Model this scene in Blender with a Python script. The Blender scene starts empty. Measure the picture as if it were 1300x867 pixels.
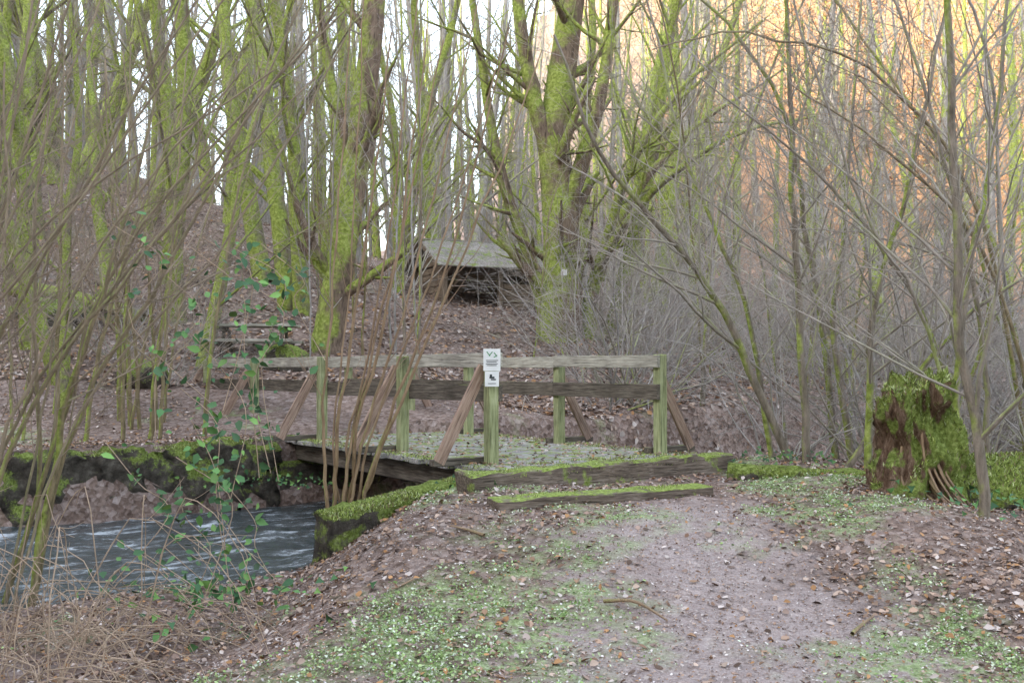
import bpy, bmesh, math, random
import numpy as np
from mathutils import Vector, Matrix, noise as mnoise
from mathutils.bvhtree import BVHTree
rng=np.random.default_rng(11); random.seed(5)
scene=bpy.context.scene
COL=scene.collection
def clamp01(t): return np.clip(t,0,1)
def sm(x,a,b):
    t=clamp01((np.asarray(x,float)-a)/(b-a)); return t*t*(3-2*t)
def vn(x,y,s=0):
    x=np.asarray(x,float);y=np.asarray(y,float)
    ix=np.floor(x);iy=np.floor(y);fx=x-ix;fy=y-iy;fx=fx*fx*(3-2*fx);fy=fy*fy*(3-2*fy)
    def h(a,b):
        q=np.sin(a*127.1+b*311.7+s*74.7)*43758.5453; return q-np.floor(q)
    return (h(ix,iy)*(1-fx)+h(ix+1,iy)*fx)*(1-fy)+(h(ix,iy+1)*(1-fx)+h(ix+1,iy+1)*fx)*fy
def fbm(x,y,s=0,o=4):
    r=0;a=.5
    for i in range(o): r=r+a*vn(x*2**i,y*2**i,s+i*3.1); a*=.5
    return r
# ------------------------------------------------------------ terrain
C0,C1=-1.93,12.5
ANG=math.atan2(.568,.823)
def UV(x,y): return (x-C0)*.823+(y-C1)*.568, (x-C0)*-.568+(y-C1)*.823
def BW(u,v): return C0+u*.823-v*.568, C1+u*.568+v*.823
def H(x,y):
    x=np.asarray(x,float);y=np.asarray(y,float)
    u,v=UV(x,y)
    w=sm(x,-1.9,-.5)*(1-.35*sm(x,2.6,4.5))
    near=-.62-.2*sm(-x,.8,2.2)+.46*sm(y,4.8,8.2)*w+(fbm(x*1.1,y*1.1,4)-.47)*.12
    near=near+.12*sm(x,2.2,3.2)*sm(y,4,6)+(fbm(x*5,y*5,14)-.47)*.035
    yr=np.maximum(y,0)
    ramp=clamp01((yr-13.5)/16.5)**1.25+np.clip(yr-30,0,18)*.02
    z30=np.maximum(.8+1.6*np.log1p(np.exp(((2.9-.27*x)-.8)/1.6)),.6)
    z30=np.minimum(z30,9)
    hill=z30*ramp*np.exp(-np.maximum(yr-50,0)/60.)
    far=-.04-.3*sm(u,3,5)+hill+(fbm(x*.5,y*.5,9)-.47)*.5*sm(v,2.5,8)+(fbm(x*1.5,y*1.5,2)-.47)*.12+(fbm(x*.2,y*.2,19)-.47)*2.2*sm(y,20,34)
    wn=sm(-v,2.75,3.2); wf=sm(v,1.35,1.75+.9*sm(-u,3.2,4.5))
    bed=-1.35
    z=np.where(v<-.6, bed+(near-bed)*wn, bed+(far-bed)*wf)
    d=np.maximum(y+.35*x-50,0)
    F=.66*d*d/(d+14)*(.33*sm(x,-60,-12)+.67*sm(x,-12,16)); F=np.minimum(F,70)
    s=-.8*x-.6*y; t=-.6*x+.8*y
    R=46*sm(s,32,62)*(1-sm(t,150,200))  # unseen ridge on the sun side, added to shade the valley floor
    return z+F+R
def pathmask(x,y):
    cx=1.02+.13*(y-5)+(fbm(y*.7,y*0+3,7)-.47)*.3; hw=1.12-.14*(y-5)
    hw=np.clip(hw,.55,1.25)
    return clamp01(1.25-np.abs((x-cx)/hw)**2.+(fbm(x*2.5,y*2.5,1)-.47)*2.)*sm(-y,-8.9,-8.0)
def greenmask(x,y):
    g=fbm(x*1.3,y*1.3,21)+.25*(fbm(x*6,y*6,3)-.47)
    bias=.28*np.exp(-((x-(-.25+.02*y))/.65)**2)*sm(y,4,5.5)*(1-sm(y,9,10))
    bias=bias+.33*np.exp(-((x-(2.5-.02*(8-y)))/.45)**2)*(1-sm(y,9.5,11))
    bias=bias+.0-.12*sm(y,14,18)
    return clamp01((g-.585+bias)*5)
def axis(lo,a,b,hi,fine,grow=1.09):
    m=list(np.arange(a,b,fine)); s=fine;x=b
    while x<hi: m.append(x); s*=grow; x+=s
    m.append(hi); s=fine;x=a-fine
    L=[]
    while x>lo: L.append(x); s*=grow; x-=s
    L.append(lo)
    return np.array(L[::-1]+m)
def mesh_np(name,V,F,mat=None,smooth=True,attrs=None,parent=None,obj=True):
    me=bpy.data.meshes.new(name)
    V=np.asarray(V,np.float32);F=np.asarray(F,np.int32)
    me.vertices.add(len(V)); me.vertices.foreach_set('co',V.ravel())
    me.loops.add(F.size); me.loops.foreach_set('vertex_index',F.ravel())
    me.polygons.add(len(F)); me.polygons.foreach_set('loop_start',np.arange(len(F),dtype=np.int32)*F.shape[1])
    me.update(calc_edges=True)
    if smooth: me.polygons.foreach_set('use_smooth',np.ones(len(F),bool))
    for k,(typ,a) in (attrs or {}).items():
        at=me.attributes.new(k,typ,'POINT')
        if typ=='FLOAT': at.data.foreach_set('value',np.asarray(a,np.float32).ravel())
        else: at.data.foreach_set('color',np.asarray(a,np.float32).ravel())
    if mat: me.materials.append(mat)
    if not obj: return me
    o=bpy.data.objects.new(name,me); COL.objects.link(o)
    if parent: o.parent=parent
    return o
# ------------------------------------------------------------ materials
class MT:
    def __init__(s,name,rough=.85,spec=.3):
        s.m=bpy.data.materials.new(name); s.m.use_nodes=True; s.t=s.m.node_tree
        s.b=s.t.nodes['Principled BSDF']; s.b.inputs['Roughness'].default_value=rough
        s.b.inputs['Specular IOR Level'].default_value=spec
    def n(s,t,**k):
        n=s.t.nodes.new(t)
        for a,b in k.items(): setattr(n,a,b)
        return n
    def l(s,a,b): s.t.links.new(a,b)
    def pos(s): return s.n('ShaderNodeNewGeometry').outputs['Position']
    def obj(s): return s.n('ShaderNodeTexCoord').outputs['Object']
    def map(s,v,sc):
        m=s.n('ShaderNodeMapping'); m.inputs['Scale'].default_value=sc; s.l(v,m.inputs['Vector']); return m.outputs[0]
    def noise(s,v,scale,det=6,rough=.6,col=False):
        n=s.n('ShaderNodeTexNoise'); n.inputs['Scale'].default_value=scale; n.inputs['Detail'].default_value=det; n.inputs['Roughness'].default_value=rough
        s.l(v,n.inputs['Vector']); return n.outputs['Color' if col else 'Fac']
    def vor(s,v,scale,out='Color'):
        n=s.n('ShaderNodeTexVoronoi'); n.inputs['Scale'].default_value=scale; s.l(v,n.inputs['Vector']); return n.outputs[out]
    def ramp(s,f,stops):
        r=s.n('ShaderNodeValToRGB'); e=r.color_ramp.elements
        while len(e)<len(stops): e.new(.5)
        for i,(p,c) in enumerate(stops):
            e[i].position=p; e[i].color=(c,c,c,1) if isinstance(c,(int,float)) else (*c,1)
        s.l(f,r.inputs[0]); return r.outputs[0]
    def mix(s,f,a,b,mode='MIX'):
        m=s.n('ShaderNodeMix',data_type='RGBA',blend_type=mode)
        for i,v in ((0,f),(6,a),(7,b)):
            if isinstance(v,(int,float)): m.inputs[i].default_value=v
            elif isinstance(v,tuple): m.inputs[i].default_value=(*v,1)
            else: s.l(v,m.inputs[i])
        return m.outputs[2]
    def math(s,op,a,b=0.):
        m=s.n('ShaderNodeMath',operation=op,use_clamp=False)
        for i,v in ((0,a),(1,b)):
            if isinstance(v,(int,float)): m.inputs[i].default_value=v
            else: s.l(v,m.inputs[i])
        return m.outputs[0]
    def attr(s,name,out='Fac'):
        return s.n('ShaderNodeAttribute',attribute_name=name).outputs[out]
    def nz(s,i=2):
        x=s.n('ShaderNodeSeparateXYZ'); s.l(s.n('ShaderNodeNewGeometry').outputs['Normal'],x.inputs[0]); return x.outputs[i]
    def bump(s,h,dist=.02,strength=.8):
        b=s.n('ShaderNodeBump'); b.inputs['Distance'].default_value=dist; b.inputs['Strength'].default_value=strength
        s.l(h,b.inputs['Height']); s.l(b.outputs[0],s.b.inputs['Normal'])
    def col(s,c): s.l(c,s.b.inputs['Base Color'])
def mossramp(m,v,scale=30):
    return m.ramp(m.noise(v,scale,5,.7),[(.3,(.07,.09,.018)),(.5,(.22,.29,.06)),(.72,(.46,.55,.19))])
# ground
g=MT('ground_leaf_litter',.9,.2); p=g.pos()
dis=g.noise(p,9,3,.5,True)
pv=g.mix(.06,p,dis,'ADD')
v1=g.vor(pv,13); v2=g.vor(pv,29)
lc=g.ramp(v1,[(.0,(.07,.045,.035)),(.3,(.18,.12,.095)),(.55,(.31,.225,.185)),(.8,(.42,.33,.295)),(1,(.56,.48,.45))])
lc2=g.ramp(v2,[(.0,(.05,.035,.03)),(.5,(.24,.175,.145)),(1,(.48,.4,.37))])
leaf=g.mix(.45,lc,lc2)
big=g.ramp(g.noise(p,.6,5),[(.3,.62),(.7,1.12)])
leaf=g.mix(1.,leaf,big,'MULTIPLY')
gr=g.ramp(g.noise(p,55,8,.85),[(.3,(.12,.09,.085)),(.5,(.36,.295,.28)),(.68,(.72,.64,.61))])
gr=g.mix(.35,gr,g.ramp(g.noise(p,3.5,8,.75),[(.35,(.21,.16,.145)),(.65,(.55,.465,.44))]))
grl=g.mix(g.ramp(g.noise(p,4,8,.8),[(.52,0.),(.64,.7)]),gr,lc2)
moss=g.ramp(g.noise(p,40,5,.7),[(.3,(.1,.14,.05)),(.5,(.28,.37,.15)),(.7,(.56,.64,.43))])
pm=g.attr('path'); gm=g.attr('green'); om=g.attr('hillside')
c=g.mix(pm,leaf,grl)
fine=g.ramp(g.noise(p,7,7,.7),[(.42,0),(.55,.9)])
c=g.mix(g.math('MULTIPLY',gm,fine),c,moss)
org=g.ramp(g.noise(p,1.3,8,.75),[(.3,(.22,.11,.055)),(.5,(.52,.29,.145)),(.7,(.74,.46,.26))])
c=g.mix(om,c,org)
g.col(c)
hh=g.math('ADD',g.vor(pv,13,'Distance'),g.math('MULTIPLY',g.noise(p,50,6,.7),.5))
g.bump(hh,.03,.9); GROUND=g.m
def wood(name,stops,moss=0.,scale=(1.2,16,16),mlo=.66):
    m=MT(name,.85,.2); o=m.obj()
    ri=m.n('ShaderNodeObjectInfo').outputs['Random']
    o2=m.n('ShaderNodeVectorMath',operation='ADD'); m.l(o,o2.inputs[0]); 
    cx=m.n('ShaderNodeCombineXYZ'); m.l(m.math('MULTIPLY',ri,37.),cx.inputs[0]); m.l(m.math('MULTIPLY',ri,11.),cx.inputs[1]); m.l(cx.outputs[0],o2.inputs[1])
    q=m.map(o2.outputs[0],scale)
    f=m.noise(q,3,8,.7); c=m.ramp(f,stops)
    c=m.mix(1.,c,m.ramp(m.noise(m.pos(),2.2,5),[(.3,.7),(.7,1.2)]),'MULTIPLY')
    crk=m.ramp(m.noise(m.map(o2.outputs[0],(.8,26,26)),3,3,.5),[(.33,.35),(.4,1.)])
    c=m.mix(1.,c,crk,'MULTIPLY')
    if moss>0:
        pz=m.math('ADD',m.math('MULTIPLY',m.nz(),.22),m.noise(m.pos(),5,6,.65))
        k=m.ramp(pz,[(mlo+.1-moss*.2,0.),(mlo+.2-moss*.2,1.)])
        c=m.mix(k,c,mossramp(m,m.pos(),35))
    m.col(c); m.bump(m.math('ADD',f,m.math('MULTIPLY',crk,.5)),.01,.7); return m.m
W_RAIL=wood('weathered_rail_wood',[(.3,(.2,.18,.15)),(.5,(.42,.4,.34)),(.7,(.62,.6,.52))],.25)
W_DARK=wood('dark_wet_wood',[(.3,(.05,.042,.034)),(.5,(.13,.11,.088)),(.7,(.25,.22,.18))],.2)
W_POST=wood('algae_post_wood',[(.3,(.14,.15,.075)),(.5,(.32,.35,.18)),(.7,(.5,.52,.33))],.42)
W_BRACE=wood('brown_brace_wood',[(.3,(.19,.12,.09)),(.5,(.36,.25,.19)),(.7,(.5,.39,.32))],0.)
W_DECK=wood('deck_plank_wood',[(.3,(.18,.165,.155)),(.5,(.37,.35,.335)),(.7,(.56,.54,.53))],.35)
W_BEAM=wood('mossy_beam_wood',[(.3,(.06,.048,.038)),(.5,(.17,.135,.105)),(.7,(.34,.29,.24))],.85)
def stone(name,moss):
    m=MT(name,.9,.2); p=m.pos()
    c=m.ramp(m.noise(p,8,8,.7),[(.3,(.035,.03,.025)),(.55,(.12,.105,.085)),(.75,(.26,.24,.2))])
    f=m.math('ADD',m.math('MULTIPLY',m.nz(),.18),m.noise(p,3.5,8,.75))
    k=m.ramp(f,[(.66-moss*.25,0.),(.74-moss*.25,1.)])
    c=m.mix(k,c,mossramp(m,p,30)); m.col(c); m.bump(m.noise(p,26,6,.75),.05,1.); return m.m
STONE=stone('mossy_stone',.72); STONE_B=stone('bank_stone',.52); STONE_D=stone('damp_stone',.3)
def bark(name,a,b,twig,moss=.5,mcol=None):
    m=MT(name,.85,.2); p=m.pos(); o=m.obj()
    f=m.noise(m.map(o,(6,6,1.4)),3,7,.7); c=m.ramp(f,[(.3,a),(.68,b)])
    if moss>0:
        s=m.math('ADD',m.noise(o,1.1,6,.7),m.math('MULTIPLY',m.nz(0),-.10))
        s=m.math('ADD',s,m.math('MULTIPLY',m.nz(2),.1))
        k=m.ramp(s,[(.62-moss*.3,0.),(.74-moss*.3,1.)])
        c=m.mix(k,c,m.ramp(m.noise(o,14,5,.7),[(.3,(.12,.15,.025)),(.5,(.3,.37,.08)),(.72,(.54,.6,.2))]))
    r=m.ramp(m.math('MULTIPLY',m.attr('rad'),20.),[(.1,0.),(.45,1.)])
    tw=m.ramp(m.noise(o,5,3),[(.3,tuple(q*.7 for q in twig)),(.7,tuple(min(1,q*1.3) for q in twig))])
    c=m.mix(r,tw,c); m.col(c); m.bump(m.noise(m.map(o,(9,9,2)),4,6,.7),.03,1.); return m.m
B_MOSS=bark('mossy_bark',(.09,.07,.05),(.32,.28,.22),(.38,.36,.25),.9)
B_BIG=bark('old_bark',(.07,.05,.038),(.32,.24,.18),(.36,.34,.21),.64)
B_PALE=bark('pale_bark',(.15,.135,.12),(.46,.44,.42),(.42,.39,.37),.25)
B_SAP=bark('sapling_bark',(.1,.085,.06),(.36,.31,.25),(.44,.4,.36),.4)
B_RED=bark('hazel_bark',(.16,.1,.045),(.46,.33,.19),(.38,.27,.19),.2)
B_OLV=bark('shrub_bark',(.1,.08,.045),(.38,.31,.18),(.37,.3,.23),.46)
B_CANE=bark('bramble_cane',(.34,.24,.17),(.54,.42,.31),(.5,.38,.28),0)
def attrmat(name,rough=.7,trans=0.):
    m=MT(name,rough,.3); c=m.attr('Col','Color'); m.col(c)
    return m.m
LEAF=attrmat('dry_leaf',.8); GREENL=attrmat('green_leaf',.5)
# ------------------------------------------------------------ ground mesh
def grid(name,xs,ys,dz=0):
    X,Y=np.meshgrid(xs,ys); Z=H(X,Y)+dz; nx,ny=len(xs),len(ys)
    V=np.stack([X.ravel(),Y.ravel(),Z.ravel()],1)
    i=np.arange(nx*ny).reshape(ny,nx)
    F=np.stack([i[:-1,:-1].ravel(),i[:-1,1:].ravel(),i[1:,1:].ravel(),i[1:,:-1].ravel()],1)
    x,y=X.ravel(),Y.ravel()
    return mesh_np(name,V,F,GROUND,attrs={'path':('FLOAT',pathmask(x,y)),'green':('FLOAT',greenmask(x,y)),
        'hillside':('FLOAT',sm(y+.35*x,50,74)*sm(x,7,28))})
grid('ground',axis(-230,-8,8,230,.09),axis(-190,3,19,260,.09))
grid('gravel_path',np.arange(-.4,2.9,.06),np.arange(1.5,8.7,.06),.006)
# ------------------------------------------------------------ stream (real wave geometry)
w=MT('stream_water',.07,.6); p=w.pos()
rot=w.n('ShaderNodeMapping');rot.inputs['Rotation'].default_value=(0,0,-ANG);w.l(p,rot.inputs['Vector'])
q=w.mix(.5,rot.outputs[0],w.noise(p,1.1,4,.6,True),'ADD')
foam=w.ramp(w.noise(w.map(q,(1.1,2.4,1)),1.7,10,.72),[(.5,0),(.57,.25),(.66,1)])
w.col(w.mix(w.math('MULTIPLY',foam,.8),(.04,.05,.052),(.7,.76,.82)))
w.l(w.ramp(foam,[(0,.07),(1,.6)]),w.b.inputs['Roughness'])
w.bump(w.noise(w.map(q,(1.2,2.,1)),7,5,.6),.06,.8)
us=np.arange(-9,16,.05); vs=np.arange(-3.4,2.9,.05)
U,Vv=np.meshgrid(us,vs); X,Y=BW(U,Vv); i=np.arange(X.size).reshape(X.shape)
Z=-.9+(fbm(U*1.3+fbm(U,Vv,2)*1.5,Vv*2.6,61,5)-.47)*.11
mesh_np('stream',np.stack([X.ravel(),Y.ravel(),Z.ravel()],1),
  np.stack([i[:-1,:-1].ravel(),i[:-1,1:].ravel(),i[1:,1:].ravel(),i[1:,:-1].ravel()],1),w.m)
# ------------------------------------------------------------ helpers for solids
def empty(name,loc=(0,0,0),rz=0):
    e=bpy.data.objects.new(name,None); e.location=loc; e.rotation_euler=(0,0,rz); e.empty_display_size=.2; COL.objects.link(e); return e
def timber(name,parent,p0,p1,w,h,mat,jit=.004,seg=1,up=(0,0,1)):
    p0=Vector(p0);p1=Vector(p1);d=p1-p0;L=d.length;x=d.normalized()
    upv=Vector(up)
    if abs(x.dot(upv.normalized()))>.95: upv=Vector((0,1,0))
    y=upv.cross(x).normalized(); z=x.cross(y)
    bm=bmesh.new(); bmesh.ops.create_cube(bm,size=1)
    bmesh.ops.scale(bm,vec=(L,w,h),verts=bm.verts)
    nseg=max(1,int(L/.2))
    es=[e for e in bm.edges if abs(e.verts[0].co.x-e.verts[1].co.x)>L*.5]
    if nseg>1: bmesh.ops.subdivide_edges(bm,edges=es,cuts=nseg-1,use_grid_fill=True)
    bmesh.ops.bevel(bm,geom=[e for e in bm.edges if len(e.link_faces)==2 and e.calc_face_angle(0)>1],offset=min(w,h)*.08,segments=1,affect='EDGES')
    sd=random.random()*100
    for v in bm.verts:
        v.co+=mnoise.noise_vector(v.co*4+Vector((sd,0,0)))*jit
    me=bpy.data.meshes.new(name); bm.to_mesh(me); bm.free(); me.materials.append(mat)
    o=bpy.data.objects.new(name,me); COL.objects.link(o)
    o.matrix_local=Matrix.Translation((p0+p1)/2)@Matrix((x,y,z)).transposed().to_4x4()
    if parent: o.parent=parent
    return o
def rough_box(name,p0,p1,w,z0a,z1a,z0b,z1b,mat,amp=.04,parent=None,res=.07):
    a=np.array(p0);b=np.array(p1);L=np.linalg.norm(b-a);t=(b-a)/L;n=np.array([-t[1],t[0]])
    nl=max(2,int(L/res));nw=max(2,int(w/res));nh=max(2,int(max(z1a-z0a,z1b-z0b)/res))
    bm=bmesh.new(); bmesh.ops.create_cube(bm,size=1)
    def cut(ax,k):
        es=[e for e in bm.edges if abs((e.verts[0].co-e.verts[1].co)[ax])>.5]
        if k>1: bmesh.ops.subdivide_edges(bm,edges=es,cuts=k-1,use_grid_fill=True)
    cut(0,nl);cut(1,nw);cut(2,nh)
    for v in bm.verts:
        s=v.co.x+.5;q=v.co.y;k=v.co.z+.5
        rr=1-.12*(abs(q)*2)**6*(k**4)
        zz=(z0a*(1-s)+z0b*s)*(1-k)+(z1a*(1-s)+z1b*s)*k-(1-rr)*.4
        P=Vector((a[0]+t[0]*L*s+n[0]*w*q,a[1]+t[1]*L*s+n[1]*w*q,zz))
        P+=mnoise.noise_vector(P*5)*amp+mnoise.noise_vector(P*14)*amp*.5+mnoise.noise_vector(P*1.7)*amp*.8
        v.co=P
    me=bpy.data.meshes.new(name); bm.to_mesh(me); bm.free(); me.materials.append(mat)
    for pl in me.polygons: pl.use_smooth=True
    o=bpy.data.objects.new(name,me); COL.objects.link(o)
    if parent: o.parent=parent
    return o
# ------------------------------------------------------------ cards
SH={'leaf':([(0,-.5,0),(.28,-.15,.16),(.22,.2,.13),(0,.5,.06),(-.22,.2,.13),(-.28,-.15,.16)],[(0,1,2,3),(0,3,4,5)]),
 'ivy':([(0,-.35,0),(.5,-.3,.08),(.25,.08,.06),(0,.62,-.05),(-.25,.08,.06),(-.5,-.3,.08)],[(0,1,2,3),(0,3,4,5)]),
 'ovate':([(0,-.5,0),(.34,-.2,.07),(.27,.18,.06),(0,.6,-.06),(-.27,.18,.06),(-.34,-.2,.07)],[(0,1,2,3),(0,3,4,5)]),
 'blade':([(-.16,0,0),(.16,0,0),(.05,.25,1),(-.05,.25,1)],[(0,1,2,3)])}
def cards(name,P,N,S,colr,mat,shape='leaf',tilt=.35,parent=None,obj=True):
    P=np.asarray(P,float);m=len(P);N=np.broadcast_to(np.asarray(N,float),(m,3))+rng.normal(size=(m,3))*tilt
    N=N/np.linalg.norm(N,axis=1,keepdims=True)
    A=rng.normal(size=(m,3));T=np.cross(N,A);T/=np.linalg.norm(T,axis=1,keepdims=True);B=np.cross(N,T)
    sv,sf=SH[shape];sv=np.array(sv);k=len(sv);S=np.broadcast_to(np.asarray(S,float),(m,))
    curl=rng.uniform(-.6,1.8,m) if shape=='leaf' else np.ones(m)
    wd=rng.uniform(.7,1.5,m) if shape=='leaf' else np.ones(m)
    V=P[:,None]+S[:,None,None]*(sv[None,:,0:1]*wd[:,None,None]*T[:,None]+sv[None,:,1:2]*B[:,None]+sv[None,:,2:3]*curl[:,None,None]*N[:,None])
    F=(np.array(sf)[None]+(np.arange(m)*k)[:,None,None]).reshape(-1,4)
    cc=np.repeat(np.concatenate([colr,np.ones((m,1))],1),k,axis=0)
    return mesh_np(name,V.reshape(-1,3),F,mat,smooth=False,attrs={'Col':('FLOAT_COLOR',cc)},parent=parent,obj=obj)
BROWN=np.array([[.3,.19,.12],[.38,.26,.19],[.2,.12,.08],[.46,.35,.28],[.33,.235,.19],[.4,.22,.1],[.54,.47,.43],[.12,.08,.06],[.42,.34,.3],[.27,.195,.16]])
def pick(pal,m,var=.2):
    c=pal[rng.integers(0,len(pal),m)]; return np.clip(c*rng.uniform(1-var,1+var,(m,1)),0,1)
GRN=np.array([[.15,.25,.07],[.27,.4,.13],[.4,.52,.23],[.54,.64,.4],[.2,.3,.09],[.64,.71,.57]])
MOSSC=np.array([[.12,.16,.03],[.25,.33,.06],[.42,.5,.15],[.33,.41,.09],[.09,.11,.025],[.52,.58,.3],[.24,.19,.1]])
def nrm(x,y,e=.05):
    dx=(H(x+e,y)-H(x-e,y))/(2*e);dy=(H(x,y+e)-H(x,y-e))/(2*e)
    n=np.stack([-dx,-dy,np.ones_like(dx)],1);return n/np.linalg.norm(n,axis=1,keepdims=True)
def scatter(m,x0,x1,y0,y1,pw):
    y=y0+(y1-y0)*rng.random(m)**pw; half=.56*y+1.0
    x=rng.uniform(-1,1,m)*half; k=(x>x0)&(x<x1); return x[k],y[k]
x,y=scatter(80000,-12,12,3.6,20,1.35)
u,v=UV(x,y); pmv=pathmask(x,y); gmv=greenmask(x,y)
keep=(rng.random(len(x))<(1-.86*pmv)*(1-.6*gmv)*(.2+1.2*clamp01(fbm(x*1.7,y*1.7,33)*1.8-.45)))&((v<-3.05)|(v>1.75))
keep&=~((u>-.8)&(u<2.7)&(v>-3.9)&(v<6.2))
x,y=x[keep],y[keep]; n=nrm(x,y)
cards('leaf_litter',np.stack([x,y,H(x,y)+.008+rng.random(len(x))*.015],1),n,rng.uniform(.02,.062,len(x)),pick(BROWN,len(x),.3),LEAF,tilt=.35)
x,y=scatter(120000,-5,5,3.8,9.5,1.1);u,v=UV(x,y);k=(v<-3.9)&(rng.random(len(x))<.25+.75*fbm(x*3,y*3,2));x,y=x[k],y[k]
cards('leaf_fragments',np.stack([x,y,H(x,y)+.012],1),[0,0,1],rng.uniform(.005,.022,len(x)),pick(np.vstack([BROWN,[[.62,.57,.55],[.5,.46,.44]]]),len(x),.3),LEAF,tilt=.35)
x,y=scatter(60000,-30,14,17,46,1.2)
k=rng.random(len(x))<.3+.9*fbm(x,y,8); x,y=x[k],y[k]
cards('hillside_leaf_litter',np.stack([x,y,H(x,y)+.03],1),nrm(x,y),rng.uniform(.07,.15,len(x)),pick(BROWN*.95+.02,len(x)),LEAF,tilt=.3)
x,y=scatter(300000,-9,9,4,15,1.2); gmv=greenmask(x,y)*clamp01((fbm(x*5,y*5,17)-.36)*6)*(1-.8*pathmask(x,y)); u,v=UV(x,y)
k=(rng.random(len(x))<gmv)&((v<-3.1)|(v>1.8)); k&=~((u>-.8)&(u<2.7)&(v>-3.9)&(v<6.2)); x,y=x[k],y[k]
cards('moss_and_clover',np.stack([x,y,H(x,y)+.005+.03*rng.random(len(x))],1),[0,0,1],rng.uniform(.008,.026,len(x)),pick(GRN,len(x)),GREENL,tilt=.6)
# ------------------------------------------------------------ footbridge
br=empty('wooden_footbridge',(C0,C1,0),ANG)
LV=[-3.03,-1.17,1.1,3.66,6.0]; RV=[-3.1,-1.23,.95,2.7,5.0]; RU=2.23
vv=-3.45;k=0
while vv<6.3:
    wd=.19+random.uniform(-.01,.01)
    timber(f'deck_plank_{k}',br,(-.28+random.uniform(-.06,.03),vv,-.03+random.uniform(-.004,.004)),(2.5+random.uniform(-.03,.05),vv+random.uniform(-.01,.01),-.03),wd,.055,W_DECK,.004)
    vv+=.205;k+=1
for k,uu in enumerate((-.05,1.1,2.3)):
    timber(f'girder_{k}',br,(uu,-3.3,-.18),(uu,6.2,-.18),.18,.24,W_DARK,.008)
timber('end_beam',br,(-.75,-3.72,-.11),(2.68,-3.66,-.09),.27,.24,W_BEAM,.045)
def rail_side(tag,uu,vs,sgn):
    for k,v0 in enumerate(vs):
        timber(f'{tag}_post_{k}',br,(uu,v0,-.06),(uu,v0,1.1+random.uniform(-.015,.02)),.115,.115,W_POST,.006)
        timber(f'{tag}_sill_{k}',br,(uu-sgn*.1,v0+.12,.03),(uu+sgn*.62,v0+.12,.03),.09,.07,W_DARK,.005)
        timber(f'{tag}_brace_{k}',br,(uu+sgn*.56,v0+.09,.03),(uu+sgn*.03,v0+.09,.97),.04,.12,W_BRACE,.005)
    for j in range(len(vs)-1):
        a,b=vs[j],vs[j+1]; e=.06 if j==0 else 0; f=.06 if j==len(vs)-2 else -.004
        timber(f'{tag}_top_rail_{j}',br,(uu-sgn*.075,a-e,1.04+random.uniform(-.01,.01)),(uu-sgn*.075,b+f,1.04+random.uniform(-.01,.01)),.045,.14,W_RAIL,.008)
        timber(f'{tag}_mid_rail_{j}',br,(uu-sgn*.078,a-e,.70+random.uniform(-.01,.01)),(uu-sgn*.078,b+f,.69+random.uniform(-.01,.01)),.05,.17,W_DARK,.008)
rail_side('left',0.,LV,-1); rail_side('right',RU,RV,1)
def bp(u,v): return BW(u,v)
rough_box('stone_abutment',bp(-.35,-3.12),bp(2.75,-3.12),.4,-1.4,-.29,-1.4,-.29,STONE_D,.03)
rough_box('stone_abutment',bp(-.4,1.75),bp(2.75,1.75),.4,-1.4,-.3,-1.4,-.3,STONE_D,.03)
rough_box('mossy_wing_wall',(-1.66,8.72),(-.5,9.72),.34,-1.3,-.3,-1.3,-.1,STONE,.05)
rough_box('mossy_bank_wall',bp(-3.7,1.85),bp(-.42,1.7),.42,-1.4,-.1,-1.4,-.02,STONE_B,.12,res=.08)
rough_box('mossy_kerb_wall',(2.25,10.15),(3.75,9.55),.3,-.5,-.02,-.6,-.06,STONE,.045)
ang=math.radians(24)
stp=timber('wooden_step',None,(.75-1.0*math.cos(ang),8.45-1.0*math.sin(ang),-.135),(.75+1.05*math.cos(ang),8.45+1.05*math.sin(ang),-.125),.26,.09,W_BEAM,.03)
def tufts(name,pts,size,pal=MOSSC,parent=None): 
    pts=np.array(pts); m=len(pts)
    return cards(name,pts,[0,0,1],rng.uniform(size*.5,size*1.4,m),pick(pal,m,.3),GREENL,'blade',.55,parent)
def walltop(p0,p1,w,za,zb,m,thr=.45,over=.15):
    s=rng.random(m);q=rng.uniform(-.5,.5,m);a=np.array(p0);b=np.array(p1);L=np.linalg.norm(b-a);t=(b-a)/L;n=np.array([-t[1],t[0]])
    X=a[0]+t[0]*L*s+n[0]*w*q;Y=a[1]+t[1]*L*s+n[1]*w*q;Z=za+(zb-za)*s-.05*np.abs(2*q)**6
    k=fbm(X*3,Y*3,41)>thr*rng.uniform(.7,1.1,m); return np.stack([X,Y,Z],1)[k]
T=[walltop((-1.66,8.72),(-.5,9.72),.36,-.32,-.12,9000,.38),walltop(bp(-3.7,1.85),bp(-.42,1.7),.5,-.1,-.02,7000,.45),
   walltop((2.25,10.15),(3.75,9.55),.32,-.04,-.08,6000,.38),walltop(bp(-.75,-3.72),bp(2.68,-3.66),.27,-.005,.01,4500,.52),
   walltop(bp(-.5,-3.3),bp(2.6,-3.3),.3,0,0,1500,.58),walltop(bp(-.22,-3),bp(-.18,6),.25,0,0,5500,.45),walltop(bp(2.4,-3),bp(2.4,6),.3,0,0,5500,.43),
   walltop((-.1,8.1),(1.6,8.9),.3,-.1,-.09,2000,.53)]
tufts('moss_tufts',np.concatenate(T),.024)
m=5500;uu=rng.uniform(-.25,2.5,m);v0=rng.uniform(-3.5,6.2,m);k=rng.random(m)<.2+1.3*(np.abs(uu-1.1)/1.4)**3+.5*fbm(uu*2,v0*2,5);uu,v0=uu[k],v0[k]
X,Y=BW(uu,v0); 
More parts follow.
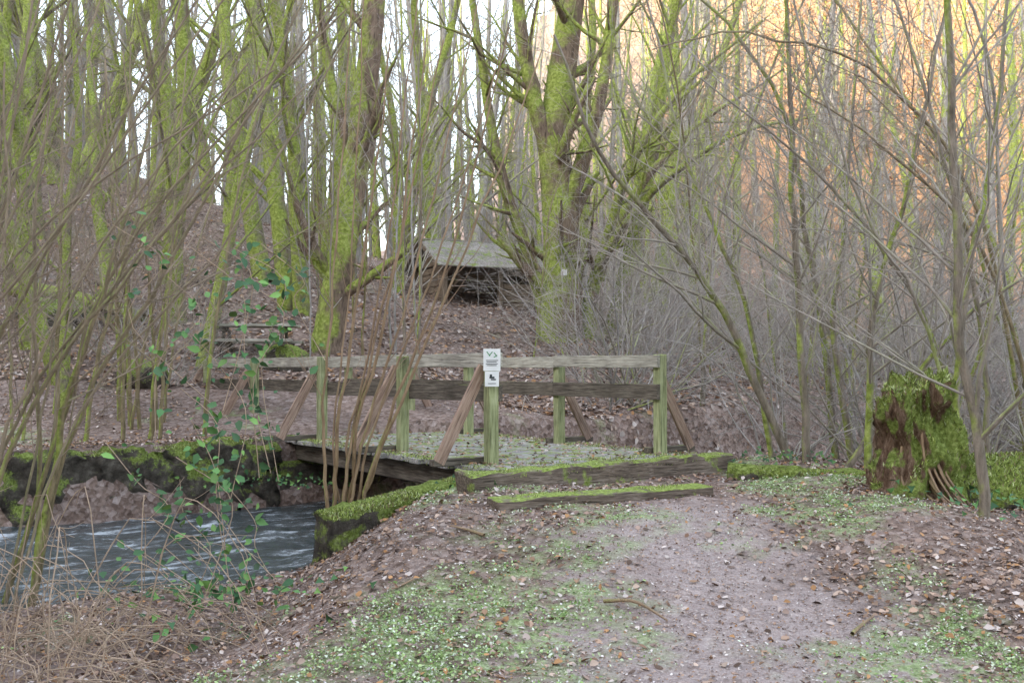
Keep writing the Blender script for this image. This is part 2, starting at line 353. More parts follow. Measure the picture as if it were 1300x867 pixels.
m=1500;u2=rng.uniform(-4,-.5,m);v2_=1.85+rng.normal(size=m)*.2;X2,Y2=BW(u2,v2_)
cards('fallen_leaves',np.concatenate([np.stack([X,Y,np.full(len(X),.012)],1),np.stack([X2,Y2,np.full(m,.02)],1)]),[0,0,1],rng.uniform(.025,.06,len(X)+m),pick(BROWN,len(X)+m),LEAF,tilt=.25)
# ------------------------------------------------------------ trail sign
sg=empty('trail_sign',(C0,C1,0),ANG)
wm=MT('white_sign_plate',.5,.4); wm.col(wm.ramp(wm.noise(wm.pos(),9,4),[(.3,(.76,.78,.78)),(.7,(.88,.89,.88))])); 
gmn=MT('green_sign_print',.5); gmn.b.inputs['Base Color'].default_value=(.08,.3,.12,1)
bmn=MT('dark_sign_print',.5); bmn.b.inputs['Base Color'].default_value=(.04,.05,.05,1)
def plate(name,mat,cx,cz,w,h,y,rot=0):
    o=timber(name,None,(-w/2,0,0),(w/2,0,0),.006 if mat is wm.m else .002,h,mat,0)
    base=Matrix.Translation((.0,LV[0],0))@Matrix.Rotation(-ANG*.85,4,'Z')
    o.matrix_local=base@Matrix.Translation((cx,y-LV[0],cz))@Matrix.Rotation(rot,4,'Y'); o.parent=sg; return o
Y0=LV[0]-.10
plate('upper_plate',wm.m,0,1.04,.17,.22,Y0); plate('lower_plate',wm.m,0,.85,.14,.15,Y0)
for k,(cx,cz,rot,l) in enumerate([(-.035,1.1,.9,.055),(-.012,1.1,-.9,.055),(.035,1.095,.9,.045),(.035,1.075,-.5,.04)]): plate(f'mark_{k}',gmn.m,cx,cz,l,.009,Y0-.005,rot)
for k,cz in enumerate([1.035,1.02,1.0,.985]): plate(f'text_line_{k}',bmn.m,random.uniform(-.005,.005),cz,.12-.02*(k%2),.006,Y0-.005)
for k,(cx,cz,l,h) in enumerate([(-.01,.885,.022,.022),(0,.865,.05,.018),(.015,.845,.05,.012),(0,.805,.08,.006)]): plate(f'icon_{k}',bmn.m,cx,cz,l,h,Y0-.005)
# ------------------------------------------------------------ tubes
class Tubes:
    def __init__(s): s.g={}
    def add(s,P,R,k): s.g.setdefault((len(P),k),[]).append((P,R))
    def arrays(s):
        Vs=[];Fs=[];Rs=[];off=0
        for (n,k),L in s.g.items():
            P=np.array([a for a,b in L]);R=np.array([b for a,b in L]);m=len(L)
            T=np.gradient(P,axis=1);T/=np.linalg.norm(T,axis=2,keepdims=True)+1e-9
            mt=np.abs(T.mean(1));ref=np.eye(3)[mt.argmin(1)][:,None,:]
            N=np.cross(T,np.broadcast_to(ref,T.shape));N/=np.linalg.norm(N,axis=2,keepdims=True)+1e-9;B=np.cross(T,N)
            a=np.arange(k)/k*2*math.pi
            V=P[:,:,None]+R[:,:,None,None]*(np.cos(a)[None,None,:,None]*N[:,:,None]+np.sin(a)[None,None,:,None]*B[:,:,None])
            idx=np.arange(m*n*k).reshape(m,n,k)+off
            A=idx[:,:-1];Bq=idx[:,1:]
            F=np.stack([A,np.roll(A,-1,2),np.roll(Bq,-1,2),Bq],-1).reshape(-1,4)
            Vs.append(V.reshape(-1,3));Fs.append(F);Rs.append(np.repeat(R.reshape(-1),k));off+=m*n*k
        return np.concatenate(Vs),np.concatenate(Fs),np.concatenate(Rs)
    def mesh(s,name,mat,obj=True):
        V,F,R=s.arrays();return mesh_np(name,V,F,mat,attrs={'rad':('FLOAT',R)},obj=obj)
def placed(V,loc,s,rz,zs=1,lean=0):
    c,d=math.cos(rz),math.sin(rz);W=V@np.array([[c,d,0],[-d,c,0],[0,0,1]])*s*np.array([1,1,zs])
    W[:,0]+=W[:,2]*lean*rng.normal();W[:,1]+=W[:,2]*lean*rng.normal();return W+np.array(loc)
def merged(name,items,mat,parent=None):
    Vs=[];Fs=[];Rs=[];off=0
    for (V,F,R),loc,s,rz,zs,lean in items:
        Vs.append(placed(V,loc,s,rz,zs,lean));Fs.append(F+off);Rs.append(R*s);off+=len(V)
    return mesh_np(name,np.concatenate(Vs),np.concatenate(Fs),mat,attrs={'rad':('FLOAT',np.concatenate(Rs))},parent=parent)
NS=[16,8,5,4,3]; KS=[10,6,4,3,3]
def unit(v): return v/(np.linalg.norm(v)+1e-9)
def grow(T,p,d,L,r,lvl,mx,cnt,up=.25,wob=.12,spread=(.5,1.0),ratio=.45,rmin=.0022,tips=None,t0=.15,rr=.45):
    n=NS[lvl];dd=unit(d)+np.cumsum(rng.normal(size=(n,3))*wob*.5,axis=0)+np.linspace(0,1,n)[:,None]*np.array([0,0,up])
    dd/=np.linalg.norm(dd,axis=1,keepdims=True);P=np.vstack([p,p+np.cumsum(dd[:-1]*L/(n-1),axis=0)])
    t=np.linspace(0,1,n);R=np.maximum(r*(1-.82*t),rmin*.6);T.add(P,R,KS[lvl] if r>.006 else 3)
    if tips is not None and lvl>=mx-1: tips.extend(P[n//2:])
    if lvl<mx: kids(T,P,R,L,lvl,mx,cnt,up,wob,spread,ratio,rmin,tips,t0,rr)
    return P
def kids(T,P,R,L,lvl,mx,cnt,up,wob,spread,ratio,rmin,tips,t0,rr):
    n=len(P);c=cnt[lvl];ts=np.sort(rng.uniform(t0,.97,c))
    for q in ts:
        f=q*(n-1);i=min(int(f),n-2);f-=i;b=P[i]*(1-f)+P[i+1]*f;tan=unit(P[i+1]-P[i])
        s=unit(np.cross(tan,rng.normal(size=3)));an=rng.uniform(*spread)
        cd=tan*math.cos(an)+s*math.sin(an)
        rb=max((R[i]*(1-f)+R[i+1]*f)*rng.uniform(rr*.7,rr*1.3),rmin)
        grow(T,b,cd,L*ratio*rng.uniform(.55,1.2)*(1.15-.6*q),rb,lvl+1,mx,cnt,up,wob,spread,ratio,rmin,tips,.15,rr*1.1 if rr<.6 else rr)
def cr(ctrl,n):
    c=np.array(ctrl,float);c=np.vstack([2*c[0]-c[1],c,2*c[-1]-c[-2]]);o=[]
    for s in np.linspace(0,len(ctrl)-1-1e-6,n):
        i=int(s);f=s-i;a,b,d,e=c[i:i+4];o.append(.5*((2*b)+(-a+d)*f+(2*a-5*b+4*d-e)*f*f+(-a+3*b-3*d+e)*f**3))
    return np.array(o)
def stem(T,ctrl,r0,r1,cnt,mx=3,n=18,k=8,L=None,**kw):
    P=cr(ctrl,n);P[1:]+=rng.normal(size=(n-1,3))*.012;R=np.linspace(r0,r1,n)
    T.add(P,R,k);L=L or np.linalg.norm(P[-1]-P[0])
    a=dict(up=.3,wob=.14,spread=(.4,.95),ratio=.4,rmin=.0024,tips=None,t0=.2,rr=.4);a.update(kw)
    kids(T,P,R,L,0,mx,cnt,**a);return P
def hz(x,y): return float(H(x,y))
def inst(me,name,loc,s,parent=None,rz=None,lean=.04):
    o=bpy.data.objects.new(name,me);COL.objects.link(o);o.location=loc;o.scale=(s,s,s*random.uniform(.9,1.1));o.rotation_euler=(random.gauss(0,lean),random.gauss(0,lean),random.uniform(0,6.28) if rz is None else rz)
    if parent:o.parent=parent
    return o
# distant forest (one merged mass)
fv=[]
for i in range(7):
    T=Tubes();grow(T,np.zeros(3),np.array([rng.normal()*.05,rng.normal()*.05,1]),rng.uniform(16,22),rng.uniform(.11,.25),0,3,[15,5,2],up=.15,wob=.05,ratio=.27,rmin=.014,t0=.1,rr=.28,spread=(.5,1.1))
    fv.append(T.arrays())
df=empty('distant_trees');A=[];Bm=[]
for i in range(285):
    y=34+(92-34)*rng.random()**1.0;x=rng.uniform(-.56,.58)*y
    if i>135: x=rng.uniform(-.5,.2)*y;y=rng.uniform(40,80) if i%2 else y
    if y<44 and -5<x<4: continue
    (Bm if i%3==0 else A).append((fv[rng.integers(7)],(x,y,hz(x,y)-.2),rng.uniform(.7,1.2),rng.uniform(0,6.28),rng.uniform(.9,1.1),.04))
merged('pale_trees',A,B_PALE,df);merged('mossy_trees',Bm,B_MOSS,df)
# sunlit autumn beech on far hillside
OR=np.array([[.64,.36,.17],[.7,.44,.23],[.54,.29,.13],[.74,.52,.32],[.52,.38,.25]])
ab=[]
for i in range(3):
    T=Tubes();tips=[];grow(T,np.zeros(3),np.array([0,0,1.]),15,.15,0,3,[16,5,3],up=.12,wob=.05,ratio=.28,rmin=.015,t0=.1,rr=.35,tips=tips)
    tp=np.array(tips);ab.append((T.arrays(),tp))
A=[];LP=[]
for i in range(75):
    y=rng.uniform(60,120);x=rng.uniform(.13,.6)*y+rng.uniform(0,5);a=ab[i%3];s=rng.uniform(.7,1.15);rz=random.uniform(0,6)
    l=(x,y,hz(x,y)-.2);A.append((a[0],l,s,rz,1,0))
    if rng.random()<.7: LP.append(placed(a[1][rng.integers(0,len(a[1]),900)],l,s,rz)+rng.normal(size=(900,3))*.3)
ah=empty('autumn_hillside_trees');merged('autumn_trunks',A,B_PALE,ah)
LP=np.concatenate(LP);cards('autumn_foliage',LP,[0,0,1],rng.uniform(.12,.32,len(LP)),pick(OR,len(LP)),LEAF,tilt=1.,parent=ah)
# mossy hillside trees
mv=[]
for i in range(5):
    T=Tubes();P=grow(T,np.zeros(3),np.array([rng.normal()*.12,rng.normal()*.05,1]),rng.uniform(14,18),rng.uniform(.22,.31),0,3,[14,7,4],up=.1,wob=.09,ratio=.34,rmin=.006,t0=.1,rr=.32,spread=(.45,1.))
    mv.append(T.mesh('mossy_tree_mesh',B_MOSS,False))
spots=[(-11,22,.8),(-9.2,19,.7),(-8.3,24,1.),(-7.2,21.5,.7),(-6.5,26,.9),(-5.3,23.5,1.),(-4.9,23.2,.8),(-4.4,27,.9),(-12.5,26,1),(-10.4,28,.9),(-13.8,30,1.1),(-8.8,31,1),(-6.2,33,1),(-3.7,31.5,.8),
 (-7.6,16.8,.5),(-9.9,17.5,.55),(3.4,29,.9),(4.6,33,1),(1.9,32,.9),(-15,34,1),(-11.6,35,1),(6.5,36,.9),(8.5,31,.7),(-5.8,18.6,.55),(2.6,26.4,.8),(10.5,27,.7),(-2.6,34.5,.9),(12.5,33,.8),
 (-6.9,15.2,.42),(-8.4,21,.6),(-14,27,.8),(-3.2,28,.6)]
for i,(x,y,s) in enumerate(spots): inst(mv[i%5],'mossy_tree',(x,y,hz(x,y)-.1),s,lean=.07)
def bigtree(name,ctrls,mat,**kw):
    T=Tubes()
    for ctrl,r0,r1,c in ctrls: stem(T,ctrl,r0,r1,c,n=20,k=14,L=7,rmin=.007,t0=.25,ratio=.42,wob=.18,spread=(.5,1.15))
    return T.mesh(name,mat)
z0=hz(1.2,25)-.2
bigtree('old_mossy_oak_tree',[
 ([(1.2,25,z0),(1.22,25,z0+.6),(1.25,25,4),(1.1,25,7),(1.5,25,10),(1.9,25,14)],.62,.24,[16,7,5]),
 ([(1.15,25,5.6),(.6,24.8,7.5),(.2,24.6,9.6),(-.4,24.5,14)],.26,.1,[10,7,5]),
 ([(1.25,25,4.6),(1.9,24.6,6.6),(2.4,24.4,9.),(2.9,24,14)],.24,.08,[12,7,5]),
 ([(1.9,25.3,z0),(2.1,25.3,3.2),(3.,25,5.2),(4.5,24.6,6.9),(6.6,24,8.2)],.22,.02,[13,7,5]),
 ([(1.0,25.2,z0+.2),(.5,25.4,3.6),(-.3,25.2,6),(-.9,25,9.5),(-1.5,25,14)],.2,.06,[16,7,5])],B_BIG)
z0=hz(-3.7,20)-.2
bigtree('leaning_mossy_tree',[([(-3.75,20,z0),(-3.68,20,z0+.5),(-3.4,20,3.4),(-3.0,20,6.2),(-2.75,20,9),(-2.6,20,13)],.36,.17,[14,6,5]),
 ([(-3.2,20,4.8),(-3.6,20,6.6),(-4.2,20,9.5)],.12,.06,[6,5,4])],B_BIG)
bigtree('spreading_mossy_tree',[([(1.9,26,1.5),(2.2,25,3.4),(3.2,23.5,5),(4.9,22,6.1),(6.5,21,6.3)],.17,.015,[18,8,5]),
 ([(2.2,25.2,3.2),(2.7,24,5.4),(3.8,23,7.3),(5.6,22,8.7)],.15,.02,[16,8,5])],B_MOSS)
# thickets
tv=[]
for i in range(4):
    T=Tubes()
    for k in range(13):
        a=rng.uniform(0,6.28);rad=rng.uniform(0,.5);b=np.array([math.cos(a)*rad,math.sin(a)*rad,-.1]);d=np.array([math.cos(a)*.7,math.sin(a)*.7,1])+rng.normal(size=3)*.3
        grow(T,b,d,rng.uniform(2,4.6),rng.uniform(.01,.022),1,3,[0,7,3],up=-.35,wob=.28,ratio=.42,rmin=.0036,t0=.12,spread=(.4,1.1))
    tv.append(T.arrays())
IT=[[],[]];n=0
while n<66:
    y=rng.uniform(12.5,34);x=rng.uniform(.06,.58)*y
    u,v=UV(x,y)
    if v<2.2 and not(u>4.2 and v<-3.3): continue
    if u<4.0 and v<8: continue
    IT[n%2].append((tv[n%4],(x,y,hz(x,y)),rng.uniform(.65,1.25),rng.uniform(0,6.28),1,.1));n+=1
for k,(x,y) in enumerate([(4.9,10.6),(5.6,9.8),(4.3,11.4),(5.3,11.6),(6.2,11.),(3.4,12.2),(6.6,12.6),(4.6,12.8),(5.9,13.8)]):
    u,v=UV(x,y);IT[k%2].append((tv[k%4],(x,y,max(hz(x,y),-.75)),rng.uniform(.6,.95),rng.uniform(0,6.28),1,.1))
for i in range(20):
    y=rng.uniform(16,40);x=rng.uniform(-.5,-.24)*y
    IT[i%2].append((tv[i%4],(x,y,hz(x,y)),rng.uniform(.4,.8),rng.uniform(0,6.28),1,.1))
th=empty('riverside_thicket')
merged('brown_twigs',IT[0],B_SAP,th);merged('grey_twigs',IT[1],B_PALE,th)
# right saplings
def sapling(ctrl,r0,r1,c=(15,5,4),mat=None,name='sapling',**kw):
    T=Tubes();stem(T,ctrl,r0,r1,list(c),**kw);return T.mesh(name,mat or B_SAP)
SA=[([(3.59,7.5,-.5),(3.5,7.5,.4),(3.38,7.5,1.36),(3.35,7.5,2.54),(3.3,7.5,3.73),(3.2,7.5,5.5)],.045,.022),
([(3.26,11,-.4),(3.22,11,.8),(3.15,11,2.4),(3.1,11,3.9),(3.,11,6)],.05,.02),
([(3.22,11.1,-.4),(2.44,11,1.37),(1.91,10.8,2.15),(.96,10.5,3.2),(.44,10.2,4.4)],.05,.014),
([(3.56,10,-.3),(3.58,10,.8),(3.66,10,1.6),(3.98,10,2.8),(4.4,10,4.6)],.045,.015),
([(4.1,12,-.4),(3.88,12,1.4),(4.0,12,2.6),(4.3,12,6)],.045,.015),
([(3.95,9,-.3),(4.1,9,1.6),(4.35,9,2.9),(4.6,9,4.9)],.035,.015),
([(4.6,9.6,-.3),(4.5,9.6,1.6),(4.1,9.6,3.3),(3.6,9.6,5)],.03,.012),
([(3.0,11.4,-.3),(2.7,11.4,1.6),(2.0,11.4,3.4),(1.5,11.4,5.5)],.035,.012),
([(3.9,8.6,-.3),(3.6,8.5,1.2),(2.9,8.3,2.4),(2.3,8.1,4.)],.022,.009),
([(4.9,10.5,-.3),(4.3,10.4,1.5),(3.2,10.2,2.9),(1.9,10,3.9)],.028,.009),
([(5.3,9.8,-.3),(4.6,9.6,2.0),(3.6,9.4,3.0),(2.6,9.2,3.6)],.024,.008),
([(5.6,10.8,-.3),(5.0,10.6,2.6),(3.9,10.4,4.0),(2.5,10.2,4.4),(1.4,10,4.2)],.026,.007),
([(6.2,11.5,-.3),(5.4,11.3,1.8),(4.2,11.1,2.4),(3.0,10.9,2.5)],.022,.006),
([(5.0,12,-.4),(5.7,11.9,1.6),(5.2,11.8,3.2),(4.0,11.6,4.4)],.03,.009),
([(3.4,10.6,-.3),(4.2,10.5,.8),(4.9,10.4,1.6),(5.8,10.2,2.2)],.04,.012)]
for c,a,b in SA: sapling(c,a,b,mat=[B_SAP,B_OLV,B_SAP][rng.integers(3)],ratio=.44,up=.08,wob=.2)
for i in range(26):
    y=rng.uniform(12,24);x=rng.uniform(.18,.55)*y;z=hz(x,y);u,v=UV(x,y)
    if -3.2<v<1.7: x+=2;y+=4;z=hz(x,y)
    l=rng.normal(size=2)*1.1;h=rng.uniform(6,9)
    sapling([(x,y,z-.2),(x+l[0]*.2,y,z+h*.35),(x+l[0]*.7+rng.normal()*.2,y+l[1],z+h*.7),(x+l[0]*1.9,y+l[1],z+h)],rng.uniform(.022,.055),.012,(16,5,4),mat=[B_PALE,B_SAP,B_OLV][i%3],ratio=.42,up=.1,wob=.2)
for i in range(15):
    y=rng.uniform(17.5,23);x=rng.uniform(-.2,.03)*y;z=hz(x,y);l=rng.normal(size=2)*.5;h=rng.uniform(5,9)
    if -.09*y<x<.02*y: x-=2.2
    sapling([(x,y,z-.2),(x+l[0]*.3,y,z+h*.35),(x+l[0]*.6,y+l[1],z+h*.7),(x+l[0]*1.6,y+l[1],z+h)],rng.uniform(.015,.035),.009,(12,4,3),mat=[B_SAP,B_PALE,B_OLV][i%3],rmin=.004)
# left shrubs
T=Tubes()
for k in range(10):
    e=-1.5+.19*k+rng.normal()*.08
    b=(-1.66+.02*k+rng.normal()*.04,9.45+rng.normal()*.08,-.5)
    stem(T,[b,(b[0]+.05+(e+.9)*.2,9.4,.35),(b[0]+(e+1.6)*.52,9.3,1.9),(e,9.2+rng.normal()*.2,rng.uniform(3.9,4.9))],rng.uniform(.012,.024),.006,[4,3,2],k=6,ratio=.28,spread=(.25,.6),t0=.35)
T.mesh('hazel_shrub',B_RED)
T=Tubes()
for k in range(23):
    bx=rng.uniform(-4.9,-3.75);by=rng.uniform(6.7,8.2);e=rng.uniform(-4.2,-.9)
    if k<5: e=rng.uniform(-4.8,-3.6)
    zz=rng.uniform(2.9,4.6)
    stem(T,[(bx,by,hz(bx,by)-.1),(bx+(e-bx)*.18+rng.normal()*.06,by,.5),(bx+(e-bx)*.5+rng.normal()*.14,by-.1,1.9),(e,by-.3,zz)],rng.uniform(.01,.034),.006,[9,4,2],k=7,ratio=.36,spread=(.3,.9),rmin=.0022,t0=.28)
T.mesh('riverbank_shrub',B_OLV)
T=Tubes()
for k in range(14):
    bx=rng.uniform(-6.6,-3.9);by=rng.uniform(13,15);z=hz(bx,by);e=rng.normal()*.7+.3
    stem(T,[(bx,by,z-.1),(bx+e*.2,by,z+1.5),(bx+e*.6,by,z+3.2),(bx+e*1.3,by,z+5.5)],rng.uniform(.02,.045),.009,[10,4,3],k=7)
T.mesh('riverbank_shrub',B_OLV)
T=Tubes()
for k in range(115):
    bx=rng.uniform(-3.6,-2.0);by=rng.uniform(4.6,6.6)
    if bx>-.5*by+.9: bx-=.5
    z=hz(bx,by);a=rng.uniform(-.6,2.5);L=rng.uniform(.4,1.0);d=np.array([math.cos(a),math.sin(a)*.5]);hh_=rng.uniform(.1,.45) if k%5 else rng.uniform(.5,1.1)
    stem(T,[(bx,by,z),(bx+d[0]*L*.4,by+d[1]*L*.4,z+hh_),(bx+d[0]*L,by+d[1]*L,z+hh_*.75),(bx+d[0]*L*1.4,by+d[1]*L*1.3,z+.05)],.0045,.002,[3,1,1],mx=1,n=12,k=4,ratio=.3)
T.mesh('bramble_tangle',B_CANE)
# ivy vines
T=Tubes();ip=[]
for k in range(22):
    x=rng.uniform(-2.5,-1.45);y=rng.uniform(6.2,7.0);zt=rng.uniform(.1,2.0) if k<11 else rng.uniform(-.3,.5);zb=max(zt-rng.uniform(.8,1.6),hz(x,y))
    P=cr([(x-.25,y,zt),(x+rng.normal()*.08,y,zt-.25),(x+rng.normal()*.15,y,(zt+zb)/2),(x+rng.normal()*.2,y,zb)],14);T.add(P,np.full(14,.003),4)
    for q in rng.random(int(24*(zt-zb))): i=min(int(q*13),12);ip.append(P[i]+(P[i+1]-P[i])*(q*13-i)+rng.normal(size=3)*.045)
iv=empty('ivy_vine');o=T.mesh('vine_stems',B_CANE);o.parent=iv
IV=np.array([[.04,.11,.045],[.07,.17,.06],[.11,.24,.07],[.16,.31,.08],[.05,.12,.05]])
cards('vine_leaves',ip,[.1,-.6,.65],rng.uniform(.03,.085,len(ip)),pick(IV,len(ip),.3),GREENL,'ovate',.6,parent=iv)
ip=[]
for cx,cy,m,rad in [(-2.1,6.6,70,.5),(4.0,7.8,160,.45),(-2.9,13.2,120,.5),(2.9,10.8,90,.4),(-1.2,10.0,50,.25),(-.4,9.3,20,.2)]:
    xx=cx+rng.normal(size=m)*rad;yy=cy+rng.normal(size=m)*rad*.6
    for a,b in zip(xx,yy): ip.append((a,b,max(hz(a,b),-.6)+rng.uniform(.02,.16)))
cards('ground_ivy',ip,[0,-.4,.8],rng.uniform(.03,.07,len(ip)),pick(IV,len(ip)),GREENL,'ivy',.5)
# ------------------------------------------------------------ stump
def moss_on(V,F,cx,cy,rad,m,size,name,parent,keep=lambda p,n:True):
    bv=BVHTree.FromPolygons([Vector(v) for v in V],[tuple(f) for f in F]);out=[]
    for k in range(m):
        a=rng.uniform(0,6.28);r=rad*math.sqrt(rng.random());h=bv.ray_cast(Vector((cx+math.cos(a)*r,cy+math.sin(a)*r,3)),Vector((0,0,-1)))
        if h[0] is not None: out.append(tuple(h[0]))
        a=rng.uniform(0,6.28);zz=rng.uniform(-.3,.9);h=bv.ray_cast(Vector((cx+math.cos(a)*2,cy+math.sin(a)*2,zz)),Vector((-math.cos(a),-math.sin(a),0)))
        if h[0] is not None and keep(h[0],h[1]): out.append(tuple(h[0]))
    t=tufts(name,out,size);t.parent=parent
def stump():
    bx,by=3.48,8.5;zb=hz(bx,by)-.15;nt,nzv=120,56;V=[];
    for j in range(nzv):
        t=j/(nzv-1)
        for i in range(nt):
            a=i/nt*2*math.pi
            ca,sa=math.cos(a),math.sin(a)
            rdg=.03*math.sin(a*3+1+t*2.5)+.15*mnoise.noise(Vector((ca*1.6,sa*1.6,t*2.8)))+.08*mnoise.noise(Vector((ca*4,sa*4,t*5)))+.045*mnoise.noise(Vector((ca*12,sa*12,t*5)))+.02*mnoise.noise(Vector((ca*25,sa*25,t*14)))
            r=(.3+.17*math.exp(-t*8)*(1+.6*math.sin(a*4))+.05*math.sin(t*6-.6)+rdg)
            top=.97+.2*mnoise.noise(Vector((ca*1.7,sa*1.7,5)))+.1*mnoise.noise(Vector((ca*6,sa*6,1)))+.06*math.cos(a-.3)
            z=t*top*1.12
            V.append((bx+ca*r*1.05-.05*t,by+sa*r,zb+z))
    F=[(j*nt+i,j*nt+(i+1)%nt,(j+1)*nt+(i+1)%nt,(j+1)*nt+i) for j in range(nzv-1) for i in range(nt)]
    last=(nzv-1)*nt;rings=6;prev=last
    for q in range(1,rings+1):
        st=len(V);f=1-q/rings*.98
        for i in range(nt):
            x,y,z=V[last+i];cz=zb+1.
            V.append((bx-.05+(x-bx+.05)*f,by+(y-by)*f,cz+(z-cz)*f**.7+.04*mnoise.noise(Vector((x*9*f,y*9*f,q)))))
        F+=[(prev+i,prev+(i+1)%nt,st+(i+1)%nt,st+i) for i in range(nt)];prev=st
    m=MT('rotten_stump_wood',.9,.2);p=m.pos()
    f=m.noise(m.map(p,(11,11,4)),2.2,8,.75);c=m.ramp(f,[(.3,(.03,.018,.012)),(.5,(.2,.125,.08)),(.72,(.5,.38,.28))])
    sx=m.n('ShaderNodeSeparateXYZ');m.l(p,sx.inputs[0])
    s=m.math('ADD',m.noise(p,3.2,6,.65),m.math('MULTIPLY',m.nz(2),.22));s=m.math('ADD',s,m.math('MULTIPLY',sx.outputs[2],.2))
    s=m.math('ADD',s,m.math('MULTIPLY',m.nz(0),.14))
    c=m.mix(m.ramp(s,[(.51,0.),(.58,1.)]),c,mossramp(m,p,30));m.col(c);m.bump(f,.07,1.)
    o=mesh_np('mossy_tree_stump',V,F,m.m)
    moss_on(V,F,bx-.05,by,.38,7000,.026,'stump_moss',o,lambda p,n:(p.x-bx)*.9+(p.z-.25)*.8+.35*mnoise.noise(p*4)>.08)
    T=Tubes()
    for k in range(12):
        a=rng.uniform(3.4,5.2);z1=rng.uniform(.3,.8);P=cr([(bx+math.cos(a)*.27,by+math.sin(a)*.27,zb+z1),(bx+math.cos(a+.1)*.35,by+math.sin(a+.1)*.35,zb+z1*.6),(bx+math.cos(a+.4)*.46,by+math.sin(a+.4)*.46,zb+.1)],9);T.add(P,np.linspace(.016,.007,9),5)
    q=T.mesh('stump_roots',B_RED);q.parent=o
stump()
def blob(name,loc,sc,mat,tuft=0):
    bm=bmesh.new();bmesh.ops.create_icosphere(bm,subdivisions=4,radius=1)
    for v in bm.verts:
        c=Vector((v.co.x*sc[0],v.co.y*sc[1],v.co.z*sc[2]))+Vector(loc);v.co=c+mnoise.noise_vector(c*3)*.12*max(sc)+mnoise.noise_vector(c*11)*.03
    me=bpy.data.meshes.new(name);bm.to_mesh(me)
    V=[v.co.copy() for v in bm.verts];F=[[v.index for v in f.verts] for f in bm.faces];bm.free();me.materials.append(mat)
    for pl in me.polygons:pl.use_smooth=True
    o=bpy.data.objects.new(name,me);COL.objects.link(o)
    if tuft: moss_on(V,F,loc[0],loc[1],max(sc),tuft,.026,'boulder_moss',o,lambda p,n:p.z>loc[2])
    return o
blob('mossy_boulder',(4.1,8.5,-.12),(.5,.38,.36),STONE,4500);blob('mossy_boulder',(4.75,8.3,-.28),(.45,.35,.28),STONE,2500)
blob('mossy_boulder',(-4.3,18.9,1.0),(.5,.4,.4),STONE_B)
blob('mossy_boulder',(-6.4,17.2,.8),(.45,.3,.3),STONE_B);blob('mossy_boulder',(-9.5,20.5,hz(-9.5,20.5)),(.9,.5,.4),STONE_B)
T=Tubes();T.add(cr([(-10.8,21.3,hz(-10.8,21.3)+.35),(-9.3,21,hz(-9.3,21)+.4),(-7.6,20.6,hz(-7.6,20.6)+.25)],12),np.linspace(.2,.13,12),12);T.mesh('fallen_log',B_BIG)
T=Tubes()
for x,y,a,L in [(.55,6.0,-.5,.4),(-1.1,6.3,.4,.5),(1.9,5.6,.9,.35),(-.2,7.2,2.4,.35)]:
    P=cr([(x,y,hz(x,y)+.03),(x+math.cos(a)*L*.5,y+math.sin(a)*L*.5,hz(x,y)+.05),(x+math.cos(a)*L,y+math.sin(a)*L,hz(x+math.cos(a)*L,y+math.sin(a)*L)+.02)],8);T.add(P,np.linspace(.013,.006,8),6)
T.mesh('fallen_twigs',B_RED)
# ------------------------------------------------------------ shelter
zs=2.9
sh=empty('wooden_shelter',(-.85,29.8,zs-.12),math.radians(24));sh.scale=(1.,.95,.98)
W_SH=wood('shelter_wood',[(.3,(.1,.075,.055)),(.5,(.26,.2,.15)),(.7,(.4,.33,.26))],0)
rf=wood('roof_shingles',[(.3,(.17,.15,.13)),(.5,(.33,.3,.27)),(.7,(.5,.47,.44))],.25,(10,2,2))
hw,hd,he,hr=1.7,1.3,1.15,1.95
for k,(a,b) in enumerate([(-hw,-hd),(0,-hd),(hw,-hd),(-hw,hd),(hw,hd)]): timber(f'post_{k}',sh,(a,b,-1.2),(a,b,he),.14,.14,W_SH)
for k in range(9): timber(f'back_board_{k}',sh,(-hw+.08,hd,-.5+.19*k),(hw-.08,hd,-.5+.19*k),.04,.17,W_SH)
for k in range(7): timber(f'front_board_{k}',sh,(.1,-hd+.02,-.6+.19*k),(hw-.09,-hd+.02,-.6+.19*k),.04,.17,W_SH)
for k in range(10): timber(f'side_board_{k}',sh,(-hw,-hd+.09,-.7+.19*k),(-hw,hd-.09,-.7+.19*k),.04,.17,W_SH)
for k in range(10): timber(f'right_board_{k}',sh,(hw,-hd+.09,-.7+.19*k),(hw,hd-.09,-.7+.19*k),.04,.17,W_SH)
for s in (-1,1):
    for k in range(7):
        f0=k/7;f1=(k+1)/7+.02;ov=1.32
        y0,y1=s*hd*ov*(1-f0),s*hd*ov*(1-f1);za=he-.12+(hr-he+.12)*f0+.02;zb_=he-.12+(hr-he+.12)*f1+.02
        timber(f'roof_course_{k}_{s+1}',sh,(-hw-.35,(y0+y1)/2,(za+zb_)/2),(hw+.35,(y0+y1)/2,(za+zb_)/2),math.hypot(y1-y0,zb_-za)+.03,.04,rf,.01,up=(0,s*(zb_-za),abs(y1-y0)))
for s in (-1,1):
    timber(f'verge_{s+1}a',sh,(s*(hw+.37),-hd*1.32,he-.12),(s*(hw+.37),0,hr),.04,.14,W_SH);timber(f'verge_{s+1}b',sh,(s*(hw+.37),hd*1.32,he-.12),(s*(hw+.37),0,hr),.04,.14,W_SH)
for k in range(5):
    zz=he+.07+.14*k;hy=hd*(1-(zz-he)/(hr-he))*.95
    if hy>.1: timber(f'gable_board_{k}',sh,(-hw,-hy,zz),(-hw,hy,zz),.04,.13,W_SH)
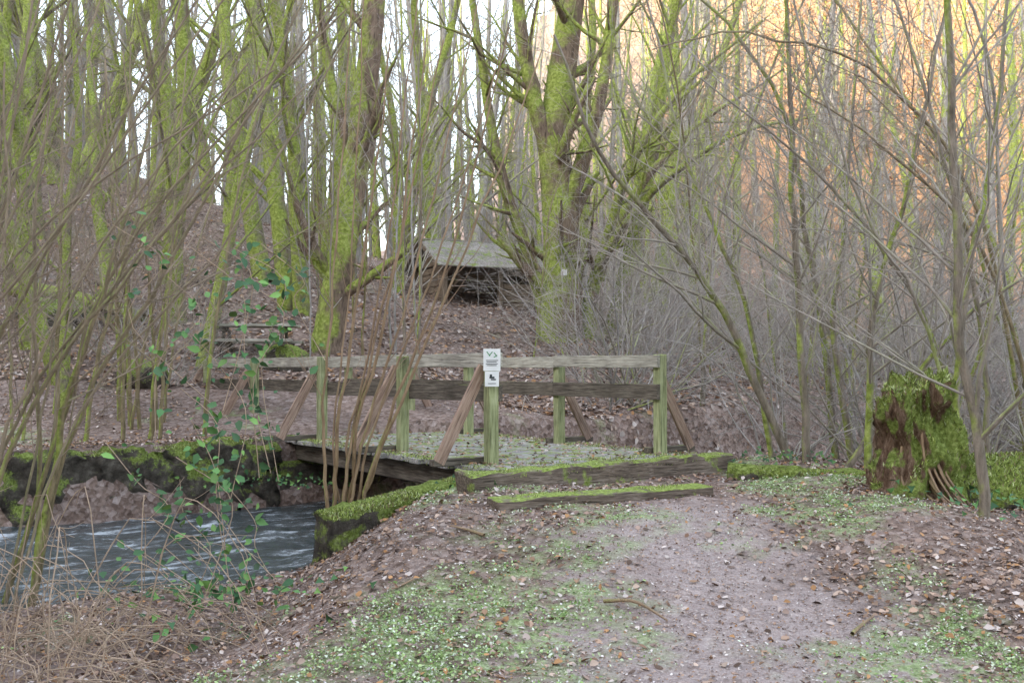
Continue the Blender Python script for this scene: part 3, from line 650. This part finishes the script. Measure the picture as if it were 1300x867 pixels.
# ------------------------------------------------------------ picnic table
pz=hz(-4.95,19.2);pt=empty('picnic_table',(-4.95,19.2,pz-.12),math.radians(4))
for k in range(4): timber(f'top_board_{k}',pt,(-.8,-.3+.2*k,.74),(.8,-.3+.2*k,.74),.18,.05,W_RAIL)
for s in (-1,1):
    timber(f'bench_{s+1}',pt,(-.8,s*.75,.44),(.8,s*.75,.44),.26,.05,W_RAIL)
    timber(f'crossbar_{s+1}',pt,(s*.6,-.8,.38),(s*.6,.8,.38),.05,.09,W_DARK);timber(f'top_bearer_{s+1}',pt,(s*.6,-.36,.67),(s*.6,.36,.67),.05,.08,W_DARK)
    for q in (-1,1): timber(f'leg_{s+1}_{q+1}',pt,(s*.55,q*.55,-.1),(s*.55,q*.22,.66),.05,.1,W_DARK)
mk=timber('trail_marker_plate',None,(1.2,24.36,3.3),(1.35,24.36,3.3),.01,.15,wm.m,0)
# ------------------------------------------------------------ light, sky, camera
SE=math.radians(15)
ld=bpy.data.lights.new('sun','SUN');ld.energy=3.7;ld.angle=math.radians(.5);ld.color=(1,.81,.58)
lo=bpy.data.objects.new('sun',ld);COL.objects.link(lo)
sd=Vector((-.8*math.cos(SE),-.6*math.cos(SE),math.sin(SE)));lo.rotation_euler=sd.to_track_quat('Z','Y').to_euler();lo.location=(-20,-15,30)
wd=bpy.data.worlds.new('World');scene.world=wd;wd.use_nodes=True;nt=wd.node_tree;bg=nt.nodes['Background']
sk=nt.nodes.new('ShaderNodeTexSky');sk.sky_type='NISHITA';sk.sun_disc=False;sk.sun_elevation=SE;sk.sun_rotation=math.atan2(-.8,-.6)
sk.dust_density=3.;sk.ozone_density=1.;sk.air_density=1.
hs=nt.nodes.new('ShaderNodeHueSaturation');hs.inputs['Saturation'].default_value=.5;hs.inputs['Value'].default_value=1.
nt.links.new(sk.outputs[0],hs.inputs['Color']);nt.links.new(hs.outputs[0],bg.inputs[0]);bg.inputs[1].default_value=1.0
cd=bpy.data.cameras.new('camera');cd.lens=35;cd.sensor_width=36;cd.clip_end=1000;co=bpy.data.objects.new('camera',cd);COL.objects.link(co)
co.location=(0,0,.96);co.rotation_euler=(math.radians(91.52),0,0);scene.camera=co
scene.view_settings.view_transform='Standard';scene.view_settings.look='None';scene.view_settings.exposure=0
print('verts',sum(len(m.vertices) for m in bpy.data.meshes))
